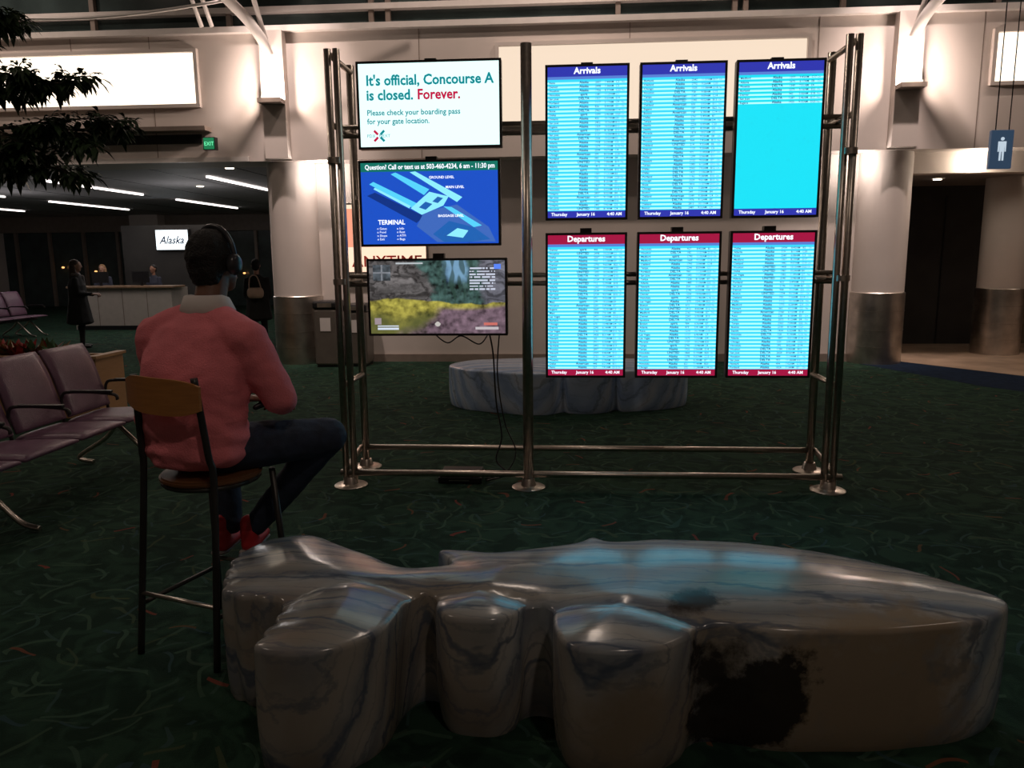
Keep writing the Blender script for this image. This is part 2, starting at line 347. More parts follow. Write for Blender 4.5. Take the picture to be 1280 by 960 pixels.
po=empty('lightbox_poster'); box('case',-3.42,-2.1,WY-.12,WY-.01,1.38,2.48,M_steelD,po,.01)
quad('face',-3.38,-2.14,1.42,2.44,WY-.125,emat('poster_face',(1,.66,.48),1.3),po)
quad('band',-3.38,-2.14,1.80,2.38,WY-.128,emat('poster_band',(.9,.35,.22),1.1),po)
text('headline','ANYTIME',-3.3,WY-.13,1.50,.24,mat('poster_ink',(.5,.04,.03),.5),po,width=1.1,bold=.01)
def bin_(x,y,w,h,name='trash_bin'):
    p=empty(name); M_b=mat('bin_grey',(.16,.14,.12),.4,.3,var=.1)
    box('body',x-w/2,x+w/2,y-.22,y+.22,0.03,h-.12,M_b,p,.03); box('hood',x-w/2-.01,x+w/2+.01,y-.23,y+.23,h-.12,h,M_black,p,.03); box('slot',x-w*.3,x+w*.3,y-.236,y-.225,h-.09,h-.03,M_steelD,p)
    box('plinth',x-w/2+.02,x+w/2-.02,y-.2,y+.2,0,.03,M_black,p); box('label',x-.08,x+.08,y-.226,y-.221,h*.55,h*.75,M_white,p)
bin_(-3.60,11.55,.36,1.0); bin_(-3.16,11.6,.34,.95)

# ------------------------------------------------------------------ display stand
ds=empty('display_stand_frame')
FY,RY=5.33,5.83
for x in (-1.56,1.84):
    for dx in (-.03,.03): tube('post_front',[(x+dx,FY,0.01),(x+dx,FY,3.02)],.024,M_steel,ds,n=16)
tube('post_mid',[(-.26,FY,0.01),(-.26,FY,3.02)],.037,M_steel,ds,n=20)
for x in (-1.575,1.865): tube('post_rear',[(x,RY,0.01),(x,RY,3.03)],.03,M_steel,ds,n=16)
tube('post_rear_mid',[(-.27,RY,0.17),(-.27,RY,3.0)],.025,M_steel,ds,n=16)
for (x,y) in ((-1.56,FY),(-.26,FY),(1.84,FY),(-1.575,RY),(1.865,RY)):
    lathe('foot',[(.12,0),(.12,.008),(.11,.014),(.055,.02),(.045,.06),(.04,.07)],(x,y,0),M_steel,ds,32)
tube('rail_front',[(-1.63,FY,.10),(1.93,FY,.10)],.023,M_steel,ds,n=16)
tube('rail_rear',[(-1.6,RY,.165),(1.9,RY,.165)],.022,M_steel,ds,n=16)
for x in (-1.61,1.90): tube('rail_side',[(x,FY,.10),(x,RY,.165)],.02,M_steel,ds)
for z in (1.45,1.51,2.50,2.56):
    tube('crossbar',[(-1.6,5.60,z),(1.9,5.60,z)],.018,M_steel,ds)
for x in (-1.57,-.27,1.85):
    for z in (1.48,2.53,2.98,.75): tube('side_bar',[(x,FY,z),(x,RY,z)],.02,M_steel,ds)
for x in (-1.57,1.85):
    for z in (2.3,1.48): lathe('clamp',[(.05,-.02),(.05,.02)],(x,FY,z),M_steel,ds,16)

SY=5.40
def monitor(name,x0,x1,z0,z1):
    p=empty(name); b=.016
    box('bezel',x0-b,x1+b,SY+.004,SY+.07,z0-b,z1+b,M_black,p,.006)
    box('back_housing',x0+.06,x1-.06,SY+.07,SY+.12,z0+.08,z1-.08,M_black,p,.015)
    box('frame_lip_top',x0-b,x1+b,SY-.002,SY+.004,z1,z1+b,M_black,p); box('frame_lip_bottom',x0-b,x1+b,SY-.002,SY+.004,z0-b,z0,M_black,p)
    box('frame_lip_left',x0-b,x0,SY-.002,SY+.004,z0,z1,M_black,p); box('frame_lip_right',x1,x1+b,SY-.002,SY+.004,z0,z1,M_black,p)
    cx=(x0+x1)/2
    box('mount_arm',cx-.06,cx+.06,SY+.12,SY+.18,z0+.1,z1-.1,M_blackM,p)
    box('mount_hook',cx-.04,cx+.04,SY+.10,SY+.16,z1-.08,z1+.05,M_blackM,p)
    return p
K=SY/5.33
def kx(v): return v*K
def kz(v): return 1.65+(v-1.65)*K
E_navy=emat('hdr_navy',srgb(48,55,175),1.0); E_red=emat('hdr_red',srgb(165,22,66),1.0)
E_cy=emat('row_cyan',srgb(52,200,242),1.28); E_lt=emat('row_light',srgb(170,240,255),1.28); E_plain=emat('plain_cyan',srgb(25,215,235),1.15)
E_wt=emat('text_white',srgb(240,245,255),1.3); E_ch=emat('colhdr',srgb(90,130,215),1)
M_ink=emat('text_ink',srgb(18,85,135),.85)
cities=['Seattle','San Jose','Portland','Boise','Denver','Spokane','Oakland','Chicago','Phoenix','Las Vegas','Reno','Dallas','Houston','Atlanta','Newark','Boston','Eugene','Medford','Ontario','Burbank','Honolulu','Maui','Detroit','Tampa']
air=['Alaska','Alaska','DELTA','Alaska','Alaska','UNITED','Alaska','DELTA','spirit','Alaska','American']
def board(name,x0,x1,z0,z1,title,hdr,rows=34,full=34):
    x0,x1,z0,z1=kx(x0)+.012,kx(x1)-.008,kz(z0)+.008,kz(z1)-.008
    p=monitor(name,x0,x1,z0,z1)
    quad('header',x0,x1,z1-.062,z1,SY,hdr,p); quad('footer',x0,x1,z0,z0+.045,SY,hdr,p)
    text('title',title,(x0+x1)/2,SY-.0015,z1-.044,.056,E_wt,p,align='CENTER',bold=.03)
    text('date','Thursday        January 16          4:40 AM',(x0+x1)/2,SY-.0015,z0+.013,.03,E_wt,p,align='CENTER',width=.48,bold=.02)
    top=z1-.062; bot=z0+.045; pit=(top-bot)/rows
    quad('panel',x0,x1,bot,top,SY+.001,E_plain if full<rows else E_cy,p)
    quad('col_header',x0,x1,top-.018,top,SY-.0004,E_ch,p)
    vs=[];fs=[]
    for i in range(1,full):
        za=top-pit*(i+.5); k=len(vs); vs+=[(x0,SY,za-pit*.30),(x1,SY,za-pit*.30),(x1,SY,za+pit*.14),(x0,SY,za+pit*.14)]; fs.append((k,k+1,k+2,k+3))
    meshobj('row_stripes',vs,fs,E_lt,p)
    W=x1-x0; n=full-1
    def colm(nm,u,fn,sz=.019,al='LEFT',bold=0.0):
        body='\n'.join(fn(i) for i in range(n))
        text(nm,body,x0+W*u,SY-.001,top-pit*1.72,sz,M_ink,p,align=al,line=pit/sz,bold=bold)
    colm('city',.02,lambda i:random.choice(cities),bold=.02)
    colm('airline',.46,lambda i:random.choice(air),.0235,'CENTER',.025)
    colm('flight',.60,lambda i:str(random.randint(100,2999)),bold=.01)
    colm('time',.72,lambda i:'%d:%02d%s'%(random.randint(5,11),random.randint(0,59),'AM'),bold=.01)
    colm('gate',.86,lambda i:random.choice('BCDE')+str(random.randint(1,23)),bold=.01)
    colm('status',.93,lambda i:random.choice(['On','--','No']),.017)
ax=[(-.13,.41),(.49,1.04),(1.11,1.665)]
for i,(a,b) in enumerate(ax): board('arrivals_screen',a,b,1.89,2.875,'Arrivals',E_navy,full=34 if i<2 else 8)
for i,(a,b) in enumerate(ax): board('departures_screen',a,b,.81,1.79,'Departures',E_red)

x0,x1,z0,z1=kx(-1.385),kx(-.44),kz(2.385),kz(2.92)
p=monitor('notice_screen',x0,x1,z0,z1)
quad('image',x0,x1,z0,z1,SY,emat('notice_bg',srgb(222,255,252),1.25),p)
E_teal=emat('teal_txt',srgb(8,140,150),1); E_crim=emat('crim_txt',srgb(200,20,70),1)
text('line_1',"It's official, Concourse A",x0+.05,SY-.001,z1-.14,.094,E_teal,p,width=.87,bold=.03)
text('line_2',"is closed.",x0+.05,SY-.001,z1-.235,.094,E_teal,p,width=.32,bold=.03)
text('line_3',"Forever.",x0+.40,SY-.001,z1-.235,.094,E_crim,p,width=.29,bold=.03)
text('line_4',"Please check your boarding pass",x0+.05,SY-.001,z1-.335,.052,E_teal,p,width=.64,bold=.02)
text('line_5',"for your gate location.",x0+.05,SY-.001,z1-.392,.052,E_teal,p,width=.43,bold=.02)
for a in (0,1,2,3):
    t=math.radians(45+90*a); c=Vector((x0+.13,0,z0+.072)); d=Vector((math.cos(t),0,math.sin(t))); nn=Vector((-d.z,0,d.x))
    A=c+d*.012; B=c+d*.05
    meshobj('logo_%d'%a,[Vector((q.x,SY-.001,q.z)) for q in (A-nn*.008,B-nn*.008,B+nn*.008,A+nn*.008)],[(0,1,2,3)],E_crim if a%3 else E_teal,p)
text('logo_txt',"PDX   NEXT",x0+.045,SY-.001,z0+.062,.03,E_teal,p)
x0,x1,z0,z1=kx(-1.395),kx(-.455),kz(1.735),kz(2.28)
p=monitor('terminal_map_screen',x0,x1,z0,z1); W=x1-x0; H=z1-z0
quad('image',x0,x1,z0,z1-.06,SY,emat('map_bg',srgb(28,82,200),1.0),p)
quad('banner',x0,x1,z1-.06,z1,SY,emat('map_banner',srgb(20,120,105),.9),p)
text('banner_txt','Question? Call or text us at 503-460-4234, 6 am - 11:30 pm',x0+.03,SY-.001,z1-.044,.045,E_wt,p,width=.9,bold=.02)
text('title','TERMINAL',x0+.11,SY-.001,z0+.135,.045,E_wt,p,width=.19,bold=.02)
def poly(nm,uv,m,dy): meshobj(nm,[(x0+u*W,SY-dy,z0+v*H) for u,v in uv],[tuple(range(len(uv)))],m,p)
E_m1=emat('map_cyan',srgb(85,205,245),1.1); E_m2=emat('map_pale',srgb(140,230,250),1.1); E_m3=emat('map_shade',srgb(18,55,140),.9); E_m4=emat('map_grey',srgb(68,112,200),.9); E_m5=emat('map_dark',srgb(35,105,190),.9)
poly('shade_a',[(.04,.60),(.10,.64),(.46,.34),(.40,.26)],E_m3,.0004)
poly('shade_b',[(.46,.40),(.70,.48),(.93,.20),(.98,.02),(.55,.02),(.40,.22)],E_m4,.0005)
poly('concourse_w',[(.06,.74),(.09,.77),(.42,.49),(.39,.43)],E_m1,.001)
poly('concourse_w2',[(.10,.70),(.36,.47),(.35,.44),(.09,.68)],E_m2,.0012)
poly('concourse_nw',[(.22,.86),(.255,.88),(.50,.67),(.46,.60)],E_m1,.001)
poly('concourse_n',[(.36,.88),(.40,.89),(.74,.57),(.70,.51)],E_m2,.0012)
poly('main_hall',[(.36,.44),(.50,.64),(.64,.58),(.60,.47),(.44,.36)],E_m2,.0014)
poly('hall_block_a',[(.42,.45),(.47,.52),(.52,.49),(.47,.42)],E_m5,.0018)
poly('hall_block_b',[(.52,.52),(.56,.58),(.60,.56),(.56,.50)],E_m5,.0018)
poly('concourse_e',[(.60,.46),(.66,.45),(.88,.22),(.82,.20)],E_m1,.001)
poly('bag_level',[(.52,.12),(.64,.28),(.82,.20),(.94,.05),(.8,.02),(.6,.02)],E_m5,.0012)
poly('bag_block',[(.62,.10),(.70,.19),(.78,.16),(.74,.07)],E_m2,.0016)
for (u,v,s) in ((.5,.80,'GROUND LEVEL'),(.62,.68,'MAIN LEVEL'),(.56,.33,'BAGGAGE LEVEL')): text('label',s,x0+u*W,SY-.002,z0+v*H,.024,E_wt,p,bold=.02)
text('legend','o Gates\no Food\no Shops\no Exit',x0+.10,SY-.001,z0+.10,.022,E_wt,p,line=1.1); text('legend_b','o Info\no Rest\no ATM\no Bags',x0+.24,SY-.001,z0+.10,.022,E_wt,p,line=1.1)
x0,x1,z0,z1=kx(-1.365),kx(-.415),kz(1.115),kz(1.62)
p=monitor('television_monitor',x0,x1,z0,z1); W=x1-x0; H=z1-z0
V3=lambda a,b,c: Vector((a,b,c))
def sm(a,b,x):
    t=max(0,min(1,(x-a)/(b-a))); return t*t*(3-2*t)
def game(u,v):
    n=noise.fractal(V3(u*5,v*4,1.3),1.0,2.0,5); nf=noise.fractal(V3(u*22,v*13,4),1.0,2.0,3); nr=abs(noise.fractal(V3(u*4.5+1.5*n,v*4,9),1.0,2.1,5))
    c=V3(.030,.06,.055)*(1+1.3*nf+.6*n)
    s=sm(.52,.58,u+.05*n)*(1-sm(.70,.76,u+.05*n))*sm(.60,.80,v+.10*n)
    c=c.lerp(V3(.18,.34,.52),s*.7)
    tr_=sm(.0,.25,noise.noise(V3(u*30,v*5,2))+.1)*sm(.45,.6,u)*(1-sm(.8,.85,u)); c=c.lerp(V3(.02,.045,.035),tr_*.75)
    rk=V3(.085,.078,.078)*(.25+2.2*nr)+V3(.012,.012,.012)*nf
    c=c.lerp(rk,1-sm(.42,.48,u+.08*n+.15*(v-.6)))
    rk2=V3(.09,.09,.11)*(.4+2.0*nr); c=c.lerp(rk2,sm(.80,.86,u+.06*n))
    hz=.44+.04*math.sin(u*6+.5)+.04*n
    g=V3(.27,.24,.045)*(.8+.7*nf+.5*n); g=g.lerp(V3(.075,.08,.025),(1-sm(.10,.36,v+.1*n))*.9)
    path=sm(.0,.16,u-.38-.7*(v-.25)+.08*n)*(1-sm(hz-.10,hz-.02,v+.04*n))
    g=g.lerp(V3(.13,.085,.11)*(.8+.7*nf+.5*n),path)
    c=c.lerp(g,1-sm(hz-.012,hz+.012,v))
    if .03<u<.16 and .73<v<.95: c=V3(.05,.06,.07)*(1+.9*nf)+(V3(.1,.1,.11) if abs(u-.095)<.006 or abs(v-.84)<.01 else V3(0,0,0))
    if .05<u<.21 and (.055<v<.08 or .095<v<.11): c=V3(.5,.55,.65)
    if .03<u<.08 and .13<v<.22: c=V3(.25,.2,.22)
    if .74<u<.93 and .58<v<.90 and int(v*50)%2==0 and noise.noise(V3(u*60,int(v*50)*3.7,0))>-.25: c=V3(.45,.48,.58)
    if .78<u<.95 and .05<v<.09: c=V3(.4,.36,.38)
    if .84<u<.94 and .11<v<.15: c=V3(.45,.12,.10)
    if (u-.5)**2*3.2+(v-.13)**2<.0012: c=V3(.4,.38,.36)
    if .20<u<.40 and .955<v<.975: c=V3(.35,.38,.4)
    if .92<u<.97 and .88<v<.95: c=V3(.08,.18,.7)
    return tuple(max(.003,min(1,k)) for k in c)
NX,NZ=240,134
vs=[(x0+W*i/NX,SY,z0+H*j/NZ) for j in range(NZ+1) for i in range(NX+1)]
fs=[(j*(NX+1)+i,j*(NX+1)+i+1,(j+1)*(NX+1)+i+1,(j+1)*(NX+1)+i) for j in range(NZ) for i in range(NX)]
M_game=bpy.data.materials.new('game_image'); M_game.use_nodes=True; nt=M_game.node_tree; b=nt.nodes['Principled BSDF']; at=nt.nodes.new('ShaderNodeAttribute'); at.attribute_name='pix'
b.inputs['Base Color'].default_value=(.01,.01,.01,1); nt.links.new(at.outputs['Color'],b.inputs['Emission Color']); b.inputs['Emission Strength'].default_value=1.35
go=meshobj('image',vs,fs,M_game,p); ca=go.data.color_attributes.new('pix','FLOAT_COLOR','CORNER')
for pl in go.data.polygons:
    i=pl.index%NX; j=pl.index//NX; c=game((i+.5)/NX,(j+.5)/NZ)
    for li in pl.loop_indices: ca.data[li].color=(*c,1)

cb=empty('power_cable')
tube('cable_a',[(-.55,5.5,1.12),(-.52,5.5,.95),(-.50,5.48,.6),(-.46,5.45,.35),(-.50,5.42,.18),(-.42,5.4,.08),(-.58,5.45,.01)],.006,M_black,cb,True,8)
tube('cable_b',[(-.47,5.5,1.12),(-.49,5.5,.8),(-.44,5.48,.45),(-.36,5.45,.25),(-.40,5.42,.12),(-.50,5.42,.06),(-.59,5.5,.01)],.005,M_black,cb,True,8)
tube('cable_c',[(-.95,5.5,1.10),(-.85,5.5,1.03),(-.75,5.5,1.08),(-.62,5.5,1.02),(-.55,5.5,1.1)],.005,M_black,cb,True,8)
gm=empty('game_console'); box('body',-.93,-.61,5.40,5.66,0,.05,M_black,gm,.01); box('top_panel',-.92,-.62,5.41,5.65,.05,.065,M_black,gm,.004); box('front_slot',-.85,-.7,5.397,5.40,.022,.028,M_steelD,gm)

# ------------------------------------------------------------------ stone benches
def stone_bench(name,outline,zt,dome,m,ruffle=None,drop=.010,domew=.42,grooves=()):
    B=catmull([(x,y,0) for x,y in outline],True,12)
    Q=[];acc=0;sp=.016
    for i in range(len(B)):
        a=B[i];b=B[(i+1)%len(B)];L=(b-a).length
        if L<1e-6: continue
        t=0
        while acc+ (L-t) >= sp:
            t+=sp-acc; acc=0; Q.append(a.lerp(b,t/L))
        acc+=L-t
    n=len(Q)
    area=sum(Q[i].x*Q[(i+1)%n].y-Q[(i+1)%n].x*Q[i].y for i in range(n))
    if area<0: Q.reverse()
    nor=[]
    for i in range(n):
        t=(Q[(i+2)%n]-Q[i-2]).normalized(); nor.append(Vector((t.y,-t.x,0)))
    if ruffle:
        s=0; Q2=[]
        for i in range(n):
            q=Q[i]; s+=sp; Q2.append(q+nor[i]*ruffle(q,s))
        Q=Q2
    P2=[Vector((q.x,q.y)) for q in Q]
    def inside(x,y):
        c=False;j=n-1
        for i in range(n):
            if (P2[i].y>y)!=(P2[j].y>y) and x<(P2[j].x-P2[i].x)*(y-P2[i].y)/(P2[j].y-P2[i].y)+P2[i].x: c=not c
            j=i
        return c
    def dist(x,y): return math.sqrt(min((q.x-x)**2+(q.y-y)**2 for q in P2))
    G=[]
    for g in grooves: G+=[(a.x,a.y) for a in catmull([(x,y,0) for x,y in g],False,10)]
    xs=[q.x for q in P2];ys=[q.y for q in P2]; pts=[];g=.026
    x=min(xs)
    while x<max(xs):
        y=min(ys)
        while y<max(ys):
            xx=x+random.uniform(-.004,.004);yy=y+random.uniform(-.004,.004)
            if inside(xx,yy) and dist(xx,yy)>.022: pts.append(Vector((xx,yy)))
            y+=g
        x+=g
    for k in (.005,.012):
        for i in range(n):
            q=Q[i]-nor[i]*k
            if inside(q.x,q.y) and dist(q.x,q.y)>k*.85: pts.append(Vector((q.x,q.y)))
    res=delaunay_2d_cdt(P2+pts,[],[list(range(n))],1,1e-4)
    bm=bmesh.new(); V=[]
    def top(x,y):
        d=dist(x,y)
        e=min(1,d/.013); s=min(1,d/domew)
        z=zt-drop*(1-math.sqrt(max(0,1-(1-e)**2)))+dome*(1-(1-s)**2)+.004*noise.noise(Vector((x*3,y*3,0)))
        if G:
            dg=min((a-x)**2+(b-y)**2 for a,b in G); z-=.016*math.exp(-dg/.0012)
        return z
    for v in res[0]: V.append(bm.verts.new((v.x,v.y,top(v.x,v.y))))
    for f in res[2]:
        try: bm.faces.new([V[i] for i in f])
        except Exception: pass
    bm.verts.ensure_lookup_table()
    for v in [v for v in bm.verts if not v.link_faces]: bm.verts.remove(v)
    bmesh.ops.recalc_face_normals(bm,faces=bm.faces)
    if sum(f.normal.z for f in bm.faces)<0: bmesh.ops.reverse_faces(bm,faces=bm.faces)
    ed=[e for e in bm.edges if len(e.link_faces)==1]
    levels=[zt-drop-.008,zt-.06,zt-.15,zt*.4,.10,.03,0]; offs=[.001,.002,.003,.003,.0,-.006,-.018]
    def near(co):
        b=1e9;k=0
        for i in range(n):
            d=(Q[i].x-co.x)**2+(Q[i].y-co.y)**2
            if d<b:b=d;k=i
        return k
    lay=bm.verts.layers.int.new('k')
    for v in {v for e in ed for v in e.verts}: v[lay]=near(v.co)
    for z,of in zip(levels,offs):
        r=bmesh.ops.extrude_edge_only(bm,edges=ed)
        nv=[g for g in r['geom'] if isinstance(g,bmesh.types.BMVert)]; ne=[g for g in r['geom'] if isinstance(g,bmesh.types.BMEdge)]
        for v in nv:
            k=v[lay]; q=Q[k]; o=of+(.005*noise.noise(Vector((q.x*4,q.y*4,z*4))) if z<zt-.05 else 0)
            v.co=Vector((q.x+nor[k].x*o,q.y+nor[k].y*o,z))
        ed=[e for e in ne if e.is_boundary and abs(e.verts[0].co.z-z)<1e-5 and abs(e.verts[1].co.z-z)<1e-5]
    bmesh.ops.recalc_face_normals(bm,faces=bm.faces)
    o=bmobj(name,bm,m,None,True)
    try: o.data.set_sharp_from_angle(angle=math.radians(42))
    except Exception: pass
    return o
O1=[(-1.30,2.72),(-1.34,2.88),(-1.32,3.01),(-1.26,3.11),(-1.13,3.16),(-.99,3.08),(-.80,2.94),(-.64,2.83),(-.53,2.83),(-.45,2.88),(-.52,3.00),(-.42,3.01),(-.30,3.00),(-.14,3.04),(.05,3.12),(.12,3.18),(.20,3.14),(.40,3.17),(.66,3.16),(.98,3.08),(1.24,2.94),(1.44,2.77),(1.53,2.64),(1.50,2.56),(1.40,2.49),(1.19,2.42),(.92,2.38),(.70,2.38),(.53,2.41),(.44,2.40),(.38,2.31),(.28,2.24),(.12,2.22),(.01,2.25),(-.03,2.36),(-.04,2.50),(-.09,2.53),(-.14,2.51),(-.17,2.45),(-.25,2.40),(-.38,2.41),(-.44,2.48),(-.46,2.58),(-.52,2.60),(-.57,2.50),(-.59,2.34),(-.65,2.24),(-.78,2.16),(-.93,2.16),(-.975,2.22),(-.97,2.36),(-.99,2.49),(-1.04,2.53),(-1.14,2.54),(-1.25,2.59)]
GR=[[(-.03,2.50),(.12,2.49),(.28,2.45),(.44,2.41)],[(-.46,2.59),(-.30,2.575),(-.12,2.54)],[(-1.0,2.50),(-.88,2.60),(-.72,2.62),(-.56,2.58)]]
M_st1=stone('blue_marble',[((1.0,2.40,.15),.22,(.27,.215,.15),.20),((.20,2.3,.15),.10,(.22,.18,.13),.15),((.62,2.37,.18),.145,(.018,.015,.014),.05),((.50,2.42,.30),.10,(.022,.018,.016),.05),((.45,2.52,.45),.07,(.035,.026,.02),.04)])
stone_bench('stone_fish_bench',O1,.445,.05,M_st1,ruffle=lambda q,s:(.010*abs(math.sin(s*32))*2-.010 if q.x<-.96 and q.y<2.95 else .003*math.sin(s*20)),grooves=GR)
O2=[(-1.30,8.50),(-1.12,8.18),(-.85,8.02),(-.55,7.90),(-.38,7.84),(-.15,7.88),(-.02,8.0),(.06,7.94),(.28,7.93),(.46,8.02),(.54,8.12),(.62,8.05),(.85,8.10),(1.12,8.22),(1.34,8.45),(1.30,8.7),(1.0,8.9),(.5,9.05),(0,9.1),(-.6,9.0),(-1.1,8.85)]
stone_bench('stone_fish_bench.001',O2,.44,.05,stone('blue_lit_marble',None,(.36,.48,.68),[(0,(.34,.46,.70)),(.25,(.42,.55,.78)),(.6,(.52,.64,.82)),(1,(.60,.68,.82))],vop=.5))  # stone colour lightened and tinted blue for the bluish screen light

# ------------------------------------------------------------------ stool + man
S=Vector((-1.52,3.06,0)); YAW=math.radians(-18); r_=Vector((math.cos(YAW),math.sin(YAW),0)); u_=Vector((-math.sin(YAW),math.cos(YAW),0))
def Mp(lx,ly,z): return S+r_*lx+u_*ly+Vector((0,0,z))
sl=empty('bar_chair')
cO=.03
for s in (-1,1):
    tube('leg_rear',[Mp(s*.205-.008,-.225,0),Mp(cO+s*.185,-.185,.74),Mp(cO+s*.172,-.19,.9),Mp(cO+s*.155,-.215,1.2)],.014,M_blackM,sl,True)
    tube('leg_front',[Mp(s*.21+.01,.23,0),Mp(cO+s*.175,.17,.75)],.014,M_blackM,sl)
    tube('rung_side',[Mp(s*.20,-.21,.22),Mp(.015+s*.205,.215,.22)],.010,M_blackM,sl)
tube('rung_rear',[Mp(-.20,-.212,.27),Mp(.20,-.212,.27)],.010,M_steel,sl)
tube('rung_front',[Mp(-.185,.208,.27),Mp(.215,.208,.27)],.010,M_steel,sl)
tube('seat_ring',[Mp(cO+.19*math.cos(a),.19*math.sin(a),.735) for a in [i*math.pi/10 for i in range(21)]],.011,M_blackM,sl)
bm=bmesh.new(); bmesh.ops.create_cone(bm,cap_ends=True,segments=40,radius1=.205,radius2=.205,depth=.025,matrix=Matrix.Translation(Mp(cO,0,.757)))
bmesh.ops.bevel(bm,geom=[e for e in bm.edges if abs(e.verts[0].co.z-e.verts[1].co.z)<1e-4],offset=.008,segments=2,affect='EDGES')
bmobj('seat',bm,M_seatwood,sl,False)
vs=[];fs=[];nb=16
for i in range(nb+1):
    t=i/nb*2-1; lx=cO+t*.185; cu=-.215-.045*(1-t*t); hh=.072*(1-.35*abs(t)**4)
    for (dy,dz) in ((0,hh),(-.012,hh),(-.012,-hh),(0,-hh)): vs.append(Mp(lx,cu+dy,1.13+dz-.008*t))
for i in range(nb):
    for j in range(4):
        a=i*4+j;b_=i*4+(j+1)%4; fs.append((a,b_,b_+4,a+4))
fs.append((3,2,1,0)); fs.append((nb*4,nb*4+1,nb*4+2,nb*4+3))
meshobj('backrest',vs,fs,M_chairwood,sl)

man=empty('seated_man')
M_skin=mat('skin_brown',(.16,.075,.045),.5,var=.1)
M_sweat=mat('coral_sweater',(.78,.205,.235),.85,var=.06,vscale=6,bump=.3,bscale=160)
M_jean=mat('dark_denim',(.016,.024,.048),.8,var=.3,vscale=20,bump=.2,bscale=200)
M_hair=mat('black_hair',(.006,.005,.005),.7,var=.3,bump=.6,bscale=120)
M_red=mat('red_sneaker',(.50,.02,.025),.5,var=.1); M_sole=mat('shoe_sole',(.25,.22,.2),.6,var=.1)
M_shirt=mat('white_collar',(.66,.60,.57),.8,var=.05)
def folds(co):
    q=co-S; z=co.z
    f=.007*noise.noise(Vector((q.x*7,q.y*7,z*10)))+.005*math.sin(z*50+9*noise.noise(Vector((q.x*5,q.y*5,z*4))))*max(0,min(1,(1.12-z)/.15))
    return f+.004*noise.noise(Vector((q.x*18,q.y*18,z*26)))
TX=-.025
def Mt(lx,ly,z): return Mp(lx+TX,ly,z)
blob('sweater',[
 (Mt(.01,-.03,.86),Mt(-.01,-.02,1.0),(.235,.175,.08),(.255,.19,.08)),
 (Mt(-.01,-.02,1.0),Mt(-.005,.02,1.22),(.255,.19,.08),(.255,.17,.09)),
 (Mt(-.005,.02,1.22),Mt(0,.05,1.33),(.255,.17,.09),(.23,.135,.085)),
 (Mt(0,.05,1.33),Mt(.01,.085,1.43),(.20,.13,.07),(.095,.09,.045)),
 (Mt(-.225,.05,1.325),Mt(-.08,.075,1.39),.090,.078),(Mt(.225,.05,1.325),Mt(.08,.075,1.39),.088,.078),
 (Mt(.235,.055,1.32),Mt(.325,.13,1.07),.09,.070),(Mt(.325,.13,1.07),Mp(.14,.37,1.0),.068,.046),
 (Mt(-.24,.055,1.32),Mt(-.32,.12,1.07),.092,.070),(Mt(-.32,.12,1.07),Mp(-.12,.37,1.0),.068,.046)],
 .011,M_sweat,man,5,folds,rz=YAW)
def jf(co): return .005*noise.noise(co*14)+.003*noise.noise(co*35)
blob('jeans',[
 (Mp(0,-.01,.85),Mp(0,0,.90),(.21,.155,.075),(.21,.155,.075)),
 (Mp(.10,.03,.86),Mp(.34,.40,.85),.108,.085),(Mp(.34,.40,.85),Mp(-.02,.31,.42),.082,.056),
 (Mp(-.10,.03,.86),Mp(-.27,.40,.85),.105,.080),(Mp(-.27,.40,.85),Mp(-.14,.27,.42),.078,.055)],
 .011,M_jean,man,4,jf,rz=YAW)
for (a,t) in ((Mp(-.04,.28,.36),Mp(-.10,.43,.325)),(Mp(-.16,.23,.36),Mp(-.21,.40,.325))):
    blob('sock',[(a,a+Vector((0,0,.07)),.04,.042)],.01,M_red,man)
    blob('sneaker',[(a-Vector((0,0,.03)),t,(.042,.045,.04),(.04,.045,.026)),(a,a+Vector((0,0,.03)),.042,.044)],.009,M_red,man,rz=YAW)
    blob('sole',[(a-Vector((0,0,.062))-u_*.02,t-Vector((0,0,.022)),(.042,.045,.012),(.041,.045,.012))],.008,M_sole,man,2,rz=YAW)
HS=1.08
hc=Mp(-.015,.155,1.625)
def hp(lx,ly,dz): return hc+(r_*lx+u_*ly+Vector((0,0,dz)))*HS
def hs_(*a): return tuple(v*HS for v in a)
blob('head',[(hp(0,-.01,.02),hp(0,.0,.02),hs_(.076,.096,.098),hs_(.076,.096,.098)),
 (hp(0,.03,-.05),hp(0,.05,-.085),hs_(.058,.06,.04),hs_(.038,.04,.025)),
 (hp(0,.088,.01),hp(0,.108,-.02),hs_(.011,.012,.012),hs_(.016,.013,.010)),
 (hp(-.015,.092,-.055),hp(.015,.092,-.055),hs_(.014,.009,.007),hs_(.014,.009,.007)),
 (hp(-.083,-.005,-.005),hp(-.085,-.01,.012),hs_(.009,.017,.026),hs_(.009,.017,.02)),(hp(.083,-.005,-.005),hp(.085,-.01,.012),hs_(.009,.017,.026),hs_(.009,.017,.02)),
 (Mp(-.01,.09,1.42),hp(0,-.015,-.06),.066,.064)],.0055,M_skin,man,4,rz=YAW)
M_eye=mat('eye_white',(.6,.58,.55),.2)
for s in (-1,1):
    bm=bmesh.new(); bmesh.ops.create_uvsphere(bm,u_segments=16,v_segments=10,radius=.012,matrix=Matrix.Translation(hp(s*.030,.083,.012))); bmobj('eye',bm,M_eye,man,True)
    bm=bmesh.new(); bmesh.ops.create_uvsphere(bm,u_segments=12,v_segments=8,radius=.006,matrix=Matrix.Translation(hp(s*.030,.0915,.012))); bmobj('iris',bm,M_hair,man,True)
    tube('eyebrow',[hp(s*.015,.095,.033),hp(s*.03,.094,.038),hp(s*.047,.082,.033)],.004,M_hair,man,True,6)
